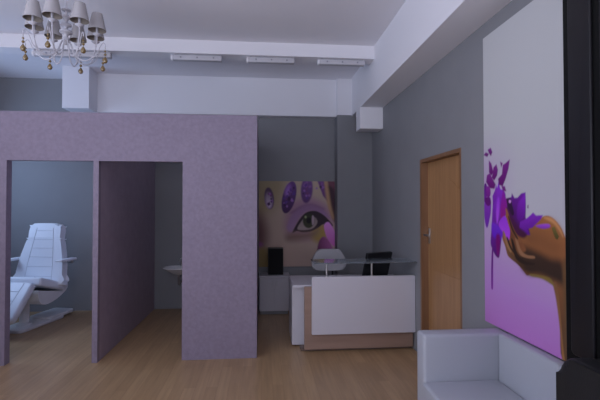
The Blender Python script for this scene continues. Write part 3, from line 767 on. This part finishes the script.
obj('gas_column', b, M['chrome'], ch, True)
for k in range(5):
    a = R(72 * k + 18)
    b = BM()
    tube(b, [(.03 * math.cos(a), .03 * math.sin(a), .085), (.28 * math.cos(a), .28 * math.sin(a), .06)], [.02, .012], 8)
    lg = obj('base_leg', b, M['chrome'], ch, True)
    b = BM()
    tube(b, [(.28 * math.cos(a) - .02 * math.sin(a), .28 * math.sin(a) + .02 * math.cos(a), .026), (.28 * math.cos(a) + .02 * math.sin(a), .28 * math.sin(a) - .02 * math.cos(a), .026)], .026, 12)
    obj('castor', b, M['black_plastic'], lg, True)

# low cabinet by the back wall and the speaker on it
cb = thing('low_cabinet', 'low white cabinet against the back wall under the eye picture', 'cabinet', (-.04, 6.19, 0))
obj('body', boxm(.004, .435, .014, .352, .05, .532, bev=.003), M['white_lam'], cb)
obj('top', boxm(0, .45, 0, .357, .533, .562, bev=.008), M['white_lam'], cb)
obj('plinth', boxm(.02, .42, .04, .34, 0, .0495), M['grey_plastic'], cb)
for x0, x1 in ((.008, .2185), (.2215, .431)):
    dr = obj('cabinet_door', boxm(x0, x1, .0, .0135, .055, .528, bev=.002), M['white_lam'], cb)
    hx = x1 - .03 if x0 < .1 else x0 + .03
    b = BM()
    tube(b, [(hx, .001, .40), (hx, -.018, .402), (hx, -.018, .478), (hx, .001, .48)], .004, 8)
    obj('handle', b, M['chrome'], dr, True)
sp = thing('speaker', 'upright black box speaker standing on the low white cabinet', 'speaker', (.203, 6.38, .5625))
obj('casing', boxm(-.112, .112, -.09, .10, 0, .39, bev=.004), M['black_plastic'], sp)
obj('grille', boxm(-.104, .104, -.096, -.0905, .008, .382, bev=.002), mat('speaker_cloth', (.008, .008, .009), .9, bump=(400, .3)), sp)

picture('eye_picture', 'square picture of a purple made-up eye on the back wall', (-.046, 6.52, .650), (1, 0, 0), 1.171, 1.313, .007, eye_bg, EYE_LAYERS, .029)
picture('hand_picture', 'tall picture of a hand holding purple petals above the white sofa', (1.636, 3.0, .722), (0, -1, 0), .92, 2.087, .0045, hand_bg, HAND_LAYERS, .029)

# ------------------------------------------------------------ white sofa against the right wall
sf = thing('sofa', 'white leather two-seat sofa with square arms under the hand picture', 'sofa', (1.36, 2.145, 0))
sx, sy = 1.36, 2.145


def sbox(name, m, x0, x1, y0, y1, z0, z1, bev, parent=None, seg=4):
    return obj(name, boxm(x0 - sx, x1 - sx, y0 - sy, y1 - sy, z0, z1, bev=bev, seg=seg), m, parent or sf, True)


sbox('armrest', M['white_leather'], 1.062, 1.655, 2.722, 2.86, .10, .712, .022)
sbox('armrest', M['white_leather'], 1.062, 1.655, 1.436, 1.568, .10, .712, .022)
sbox('base', M['white_leather'], 1.075, 1.655, 1.570, 2.720, .10, .27, .01)
for y0, y1 in ((1.5705, 2.143), (2.146, 2.7205)):
    sbox('seat_cushion', M['white_leather'], 1.045, 1.570, y0, y1, .271, .412, .022)
    sbox('back_cushion', M['white_leather'], 1.571, 1.655, y0, y1, .30, .715, .018)
for x in (1.11, 1.60):
    for y in (1.49, 2.80):
        b = BM()
        lathe(b, [(.018, 0), (.024, .0995)], 12, (x - sx, y - sy, 0))
        obj('foot', b, M['chrome'], sf, True)

# ------------------------------------------------------------ black cabinet and black chair at the right
bc = thing('tall_cabinet', 'tall glossy black cabinet at the right edge beside the white sofa', 'cabinet', (1.37, .972, 0))
obj('body', boxm(-.27, .285, -.46, .461, .0, 2.62, bev=.004), M['black_gloss'], bc)
for y0, y1 in ((-.455, -.002), (.002, .457)):
    dr = obj('cabinet_door', boxm(-.29, -.2705, y0, y1, .06, 2.60, bev=.003), M['black_gloss'], bc)
    n = 3
    wy = (y1 - y0 - .036 * (n + 1)) / n
    for k in range(n):
        a = y0 + .036 + k * (wy + .036)
        for z0, z1 in ((.14, .96), (1.045, 2.54)):
            b = BM()
            slab(b, rounded(a, a + wy, z0, z1, .018), .012, .005, frame((-.289, 0, 0), (0, -1, 0), (0, 0, 1)) @ Matrix.Scale(-1, 4, (1, 0, 0)))
            obj('door_panel', b, mat('black_panel', (.012, .011, .013), .35, spec=.2) if 'black_panel' not in bpy.data.materials else bpy.data.materials['black_panel'], dr, True)

ac = thing('swivel_chair', 'black leather chair with rounded high back in front of the black cabinet', 'chair', (.76, 1.04, 0))
b = BM()
slab(b, rounded(-.238, .238, .52, 1.09, .06, 6), .10, .03, frame((.17, 0, 0), (0, 1, 0), (0, 0, 1)), 4)
obj('backrest', b, M['black_leather'], ac, True)
b = BM()
slab(b, rounded(-.25, .20, -.235, .235, .07, 5), .10, .03, frame((0, 0, .43), (1, 0, 0), (0, 1, 0)), 4)
obj('seat', b, M['black_leather'], ac, True)
b = BM()
box(b, .10, .255, -.05, .05, .40, .429, bev=.006)
box(b, .215, .262, -.04, .04, .40, .60, bev=.01)
obj('back_bracket', b, M['black_plastic'], ac, True)
for s in (-1, 1):
    b = BM()
    tube(b, smooth_path([(.05, s * .20, .425), (.05, s * .27, .43), (.05, s * .275, .52), (.04, s * .27, .66)]), .014, 8)
    box(b, -.10, .14, s * .265 - .03, s * .265 + .03, .66, .69, bev=.01)
    obj('armrest', b, M['black_plastic'], ac, True)
b = BM()
lathe(b, [(.05, .429), (.05, .40), (.028, .39), (.028, .10), (.042, .09), (.042, .06)], 14)
obj('gas_column', b, M['black_plastic'], ac, True)
for k in range(5):
    a = R(72 * k)
    b = BM()
    tube(b, [(.03 * math.cos(a), .03 * math.sin(a), .085), (.29 * math.cos(a), .29 * math.sin(a), .062)], [.02, .013], 8)
    lg = obj('base_leg', b, M['black_plastic'], ac, True)
    b = BM()
    tube(b, [(.29 * math.cos(a) - .02 * math.sin(a), .29 * math.sin(a) + .02 * math.cos(a), .027), (.29 * math.cos(a) + .02 * math.sin(a), .29 * math.sin(a) - .02 * math.cos(a), .027)], .027, 12)
    obj('castor', b, M['black_plastic'], lg, True)

# ------------------------------------------------------------ treatment chair in the left cubicle
# local: -y forward (towards the viewer), x across
tc_ = thing('treatment_chair', 'white reclining beauty treatment chair on a pedestal in the left cubicle', 'treatment chair', (-3.00, 6.08, 0), R(-12))
b = BM()
slab(b, rounded(-.17, .17, -.52, .30, .05), .045, .012, frame((0, -.02, 0), (1, 0, 0), (0, 1, 0)))
slab(b, rounded(-.16, .16, .0, .52, .05), .05, .012, frame((0, -.02, .03), (1, 0, 0), (0, 1, 0)))
obj('base', b, M['white_plastic'], tc_, True)
b = BM()
lathe(b, [(.09, .04), (.085, .06), (.058, .075), (.055, .36), (.07, .38), (.07, .44)], 20, (0, -.28, 0))
obj('pedestal', b, M['white_plastic'], tc_, True)


def spine(p, q):
    """frame with local x across, local y from p to q in the chair's y-z plane"""
    p, q = Vector(p), Vector(q)
    return frame(p, (1, 0, 0), (q - p))


def cushion(name, outline, t, bev, mtx, seams):
    b = BM()
    slab(b, outline, t, bev, mtx, 4)
    o = obj(name, b, M['white_vinyl'], tc_, True)
    for s in seams:
        b = BM()
        tube(b, [mtx @ Vector((x, y, t + .0005)) for x, y in s], .0035, 6)
        obj('seam', b, M['seam'], o, True)
    return o


# backrest: hip to head, face towards -y
A, B = (0, .035, .47), (0, .20, 1.315)
mt = spine(A, B)
Hh = (Vector(B) - Vector(A)).length
ol = [(-.31, .02), (-.325, .12), (-.30, .36), (-.255, .56), (-.235, .63), (-.222, .66), (-.222, .76), (-.205, Hh - .035), (-.16, Hh), (.16, Hh), (.205, Hh - .035), (.222, .76), (.222, .66), (.235, .63), (.255, .56), (.30, .36), (.325, .12), (.31, .02)]
seams = [[(-.20, .04), (-.185, .3), (-.15, .58), (-.12, .80)], [(.20, .04), (.185, .3), (.15, .58), (.12, .80)]]
for yy, wx in ((.14, .19), (.27, .185), (.40, .172), (.52, .157), (.64, .14), (.76, .125)):
    seams.append([(-wx, yy), (wx, yy)])
cushion('backrest', smooth_loop([(x * 1.06, y) for x, y in ol], 4), .11, .03, mt, seams)
# seat: back to knee
A, B = (0, .06, .425), (0, -.40, .57)
mt2 = frame(A, (-1, 0, 0), Vector(B) - Vector(A))
Ls = (Vector(B) - Vector(A)).length
cushion('seat', rounded(-.305, .305, 0, Ls, .03), .11, .03, mt2, [[(-.305 * .62, .17), (-.305 * .62, Ls - .02)], [(.305 * .62, .17), (.305 * .62, Ls - .02)]])
# leg rest: knee to foot
A, B = (0, -.41, .575), (0, -.76, .175)
mt3 = frame(A, (-1, 0, 0), Vector(B) - Vector(A))
Ll = (Vector(B) - Vector(A)).length
sm_ = [[(-.17, .02), (-.15, Ll - .03)], [(.17, .02), (.15, Ll - .03)]]
for yy in (.14, .27, .40):
    sm_.append([(-.165, yy), (.165, yy)])
cushion('leg_rest', rounded(-.285, .285, 0, Ll, .05), .09, .028, mt3, sm_)
# curved shell under the seat
b = BM()
prof = smooth_path([(.17, .50), (.13, .42), (-.06, .335), (-.26, .305), (-.37, .36), (-.40, .475)], 4)
top = [(-.385, .505), (.05, .415), (.12, .52)]
lo = [b.verts.new((-.285, y, z)) for y, z in prof + top]
hi = [b.verts.new((.285, y, z)) for y, z in prof + top]
b.faces.new(lo)
b.faces.new(hi[::-1])
for k in range(len(lo)):
    b.faces.new((lo[k], hi[k], hi[(k + 1) % len(lo)], lo[(k + 1) % len(lo)]))
obj('under_shell', b, M['white_plastic'], tc_, True)
for s in (-1, 1):
    b = BM()
    box(b, s * .375 - .05, s * .375 + .05, -.16, .16, .835, .868, bev=.013, seg=3)
    arm = obj('armrest', b, M['white_vinyl'], tc_, True)
    b = BM()
    tube(b, smooth_path([(s * .30, .15, .80), (s * .34, .145, .80), (s * .37, .13, .81), (s * .375, .11, .84)]), .016, 8)
    obj('arm_support', b, M['chrome'], arm, True)

# ------------------------------------------------------------ wash basin in the dark cubicle
wb = thing('wash_basin', 'small white wash basin on the back wall of the dark cubicle', 'wash basin', (-1.235, 6.70, 0))
b = BM()
n = 28
prof = [(1.0, .655), (1.0, .668), (.94, .670), (.86, .655), (.5, .60), (.12, .585)]
outp = [(.10, .545), (.42, .57), (.80, .632), (1.0, .655)]
rings = []
for r, z in prof[::-1]:
    rings.append([b.verts.new((.235 * r * math.cos(2 * math.pi * k / n), -.215 + .20 * r * math.sin(2 * math.pi * k / n), z)) for k in range(n)])
b.faces.new(rings[0])
for a_, c_ in zip(rings, rings[1:]):
    for k in range(n):
        b.faces.new((a_[k], a_[(k + 1) % n], c_[(k + 1) % n], c_[k]))
last = rings[-1]
for r, z in outp[::-1][1:]:
    nr = [b.verts.new((.235 * r * math.cos(2 * math.pi * k / n), -.215 + .20 * r * math.sin(2 * math.pi * k / n), z)) for k in range(n)]
    for k in range(n):
        b.faces.new((last[k], last[(k + 1) % n], nr[(k + 1) % n], nr[k]))
    last = nr
b.faces.new(last)
obj('bowl', b, M['ceramic'], wb, True)
obj('wall_bracket', boxm(-.09, .09, -.06, 0, .585, .66, bev=.006), M['ceramic'], wb)
b = BM()
tube(b, smooth_path([(0, -.04, .655), (0, -.04, .74), (0, -.06, .765), (0, -.10, .76), (0, -.125, .74)]), .011, 8)
box(b, -.008, .008, -.075, -.02, .77, .782, bev=.003)
obj('faucet', b, M['chrome'], wb, True)
b = BM()
tube(b, smooth_path([(0, -.215, .55), (0, -.215, .44), (0, -.19, .41), (0, -.10, .41), (0, -.002, .42)]), .016, 8)
obj('drain_pipe', b, M['chrome'], wb, True)

# ------------------------------------------------------------ ceiling fixtures under the cross beam
def fixture(x0, x1, label):
    f = thing('ceiling_light', label, 'ceiling light', (x0, 5.0, 3.355), 0, 'light bars under the cross beam')
    L = x1 - x0
    obj('housing', boxm(.03, L, .035, .105, -.068, -.008, bev=.008), M['fixture'], f, True)
    b = BM()
    tube(b, [(.008, .07, -.038), (.029, .07, -.038)], .036, 14)
    obj('end_cap', b, M['white_wall'], f, True)
    obj('mounting_rail', boxm(.05, L - .02, .05, .09, -.0075, 0), M['grey_plastic'], f)
    for k in range(3):
        cx = .03 + (L - .03) * (k + .5) / 3
        b = BM()
        tube(b, [(cx, .0345, -.038), (cx, .028, -.038)], .010, 10)
        obj('spot_socket', b, M['socket'], f, True)
    return f


fixture(-2.62, -1.745, 'long white light bar under the cross beam, behind the chandelier')
fixture(-1.075, -.478, 'white light bar under the cross beam, first to the right of the chandelier')
fixture(-.195, .385, 'middle white light bar under the cross beam, between two others')
fixture(.66, 1.245, 'white light bar under the cross beam touching the right beam')

# ------------------------------------------------------------ chandelier
CX, CY = -1.568, 3.528
cd = thing('chandelier', 'white eight-arm chandelier with fabric shades and amber drops hanging from the ceiling', 'chandelier', (CX, CY, ZC))
Z = -ZC
b = BM()
lathe(b, [(.02, Z + 3.43), (.055, Z + 3.455), (.065, Z + 3.50), (.065, Z + ZC)], 20)
obj('ceiling_canopy', b, M['chandelier'], cd, True)
b = BM()
tube(b, [(0, 0, Z + 3.435), (0, 0, Z + 3.15)], .006, 8)
obj('rod', b, M['chandelier'], cd, True)
b = BM()
lathe(b, [(0.0060, Z + 3.155), (0.0338, Z + 3.145), (0.0360, Z + 3.135), (0.0105, Z + 3.125), (0.0105, Z + 3.105), (0.0225, Z + 3.095), (0.0345, Z + 3.075), (0.0135, Z + 3.055), (0.0105, Z + 3.04),
          (0.0375, Z + 3.025), (0.0413, Z + 3.012), (0.0150, Z + 3.0), (0.0120, Z + 2.985), (0.0465, Z + 2.968), (0.0480, Z + 2.955), (0.0195, Z + 2.94), (0.0165, Z + 2.925), (0.0270, Z + 2.91), (0.0300, Z + 2.89), (0.0150, Z + 2.87), (0.0045, Z + 2.855)], 20)
obj('stem', b, M['chandelier'], cd, True)
az0 = math.atan2(-CY, -CX)
RR = .238


def chandelier_arm(ang):
    ca, sa = math.cos(ang), math.sin(ang)

    def P(r, z):
        return (r * ca, r * sa, Z + z)
    b = BM()
    tube(b, smooth_path([P(.022, 2.905), P(.04, 2.86), P(.075, 2.775), (P(.14, 2.735)), P(.20, 2.765), P(.232, 2.86), P(RR, 2.94)], 5), .0048, 8)
    tube(b, smooth_path([P(.185, 2.752), P(.235, 2.79), P(.262, 2.85), P(.285, 2.885), P(.305, 2.87), P(.302, 2.85)], 5), .0036, 8)
    arm = obj('arm', b, M['chandelier'], cd, True)
    o = (RR * ca, RR * sa, 0)
    b = BM()
    lathe(b, [(.006, Z + 2.935), (.014, Z + 2.941), (.031, Z + 2.951), (.033, Z + 2.955), (.010, Z + 2.953), (.009, Z + 2.957), (.010, Z + 3.01), (.008, Z + 3.015)], 18, o)
    obj('candle_cup', b, M['chandelier'], arm, True)
    b = BM()
    lathe(b, [(.068, Z + 2.985), (.039, Z + 3.120), (.0375, Z + 3.120), (.0665, Z + 2.985), (.068, Z + 2.985)], 24, o, caps=False)
    bmesh.ops.remove_doubles(b, verts=b.verts[:], dist=1e-5)
    sh = obj('lamp_shade', b, M['shade'], arm, True, mats=[M['shade'], M['shade_in']])
    for p in sh.data.polygons:
        c = p.center
        rad = Vector((c.x - o[0], c.y - o[1], 0))
        if p.normal.dot(rad) < 0:
            p.material_index = 1
    b = BM()
    e = P(.302, 0)
    e2 = e[:2] + (.022,)
    tube(b, [(e[0], e[1], Z + 2.853), (e[0], e[1], Z + 2.74)], .0015, 6)
    lathe(b, [(.001, Z + 2.805), (.008, Z + 2.797), (.008, Z + 2.792), (.001, Z + 2.784)], 10, e2)
    lathe(b, [(.001, Z + 2.782), (.011, Z + 2.771), (.011, Z + 2.765), (.001, Z + 2.754)], 10, e2)
    lathe(b, [(.001, Z + 2.752), (.008, Z + 2.744), (.018, Z + 2.726), (.020, Z + 2.716), (.014, Z + 2.702), (.001, Z + 2.696)], 12, e2)
    obj('amber_drop', b, M['amber'], arm, True)


for k in range(8):
    chandelier_arm(az0 + R(22.5 + 45 * k))
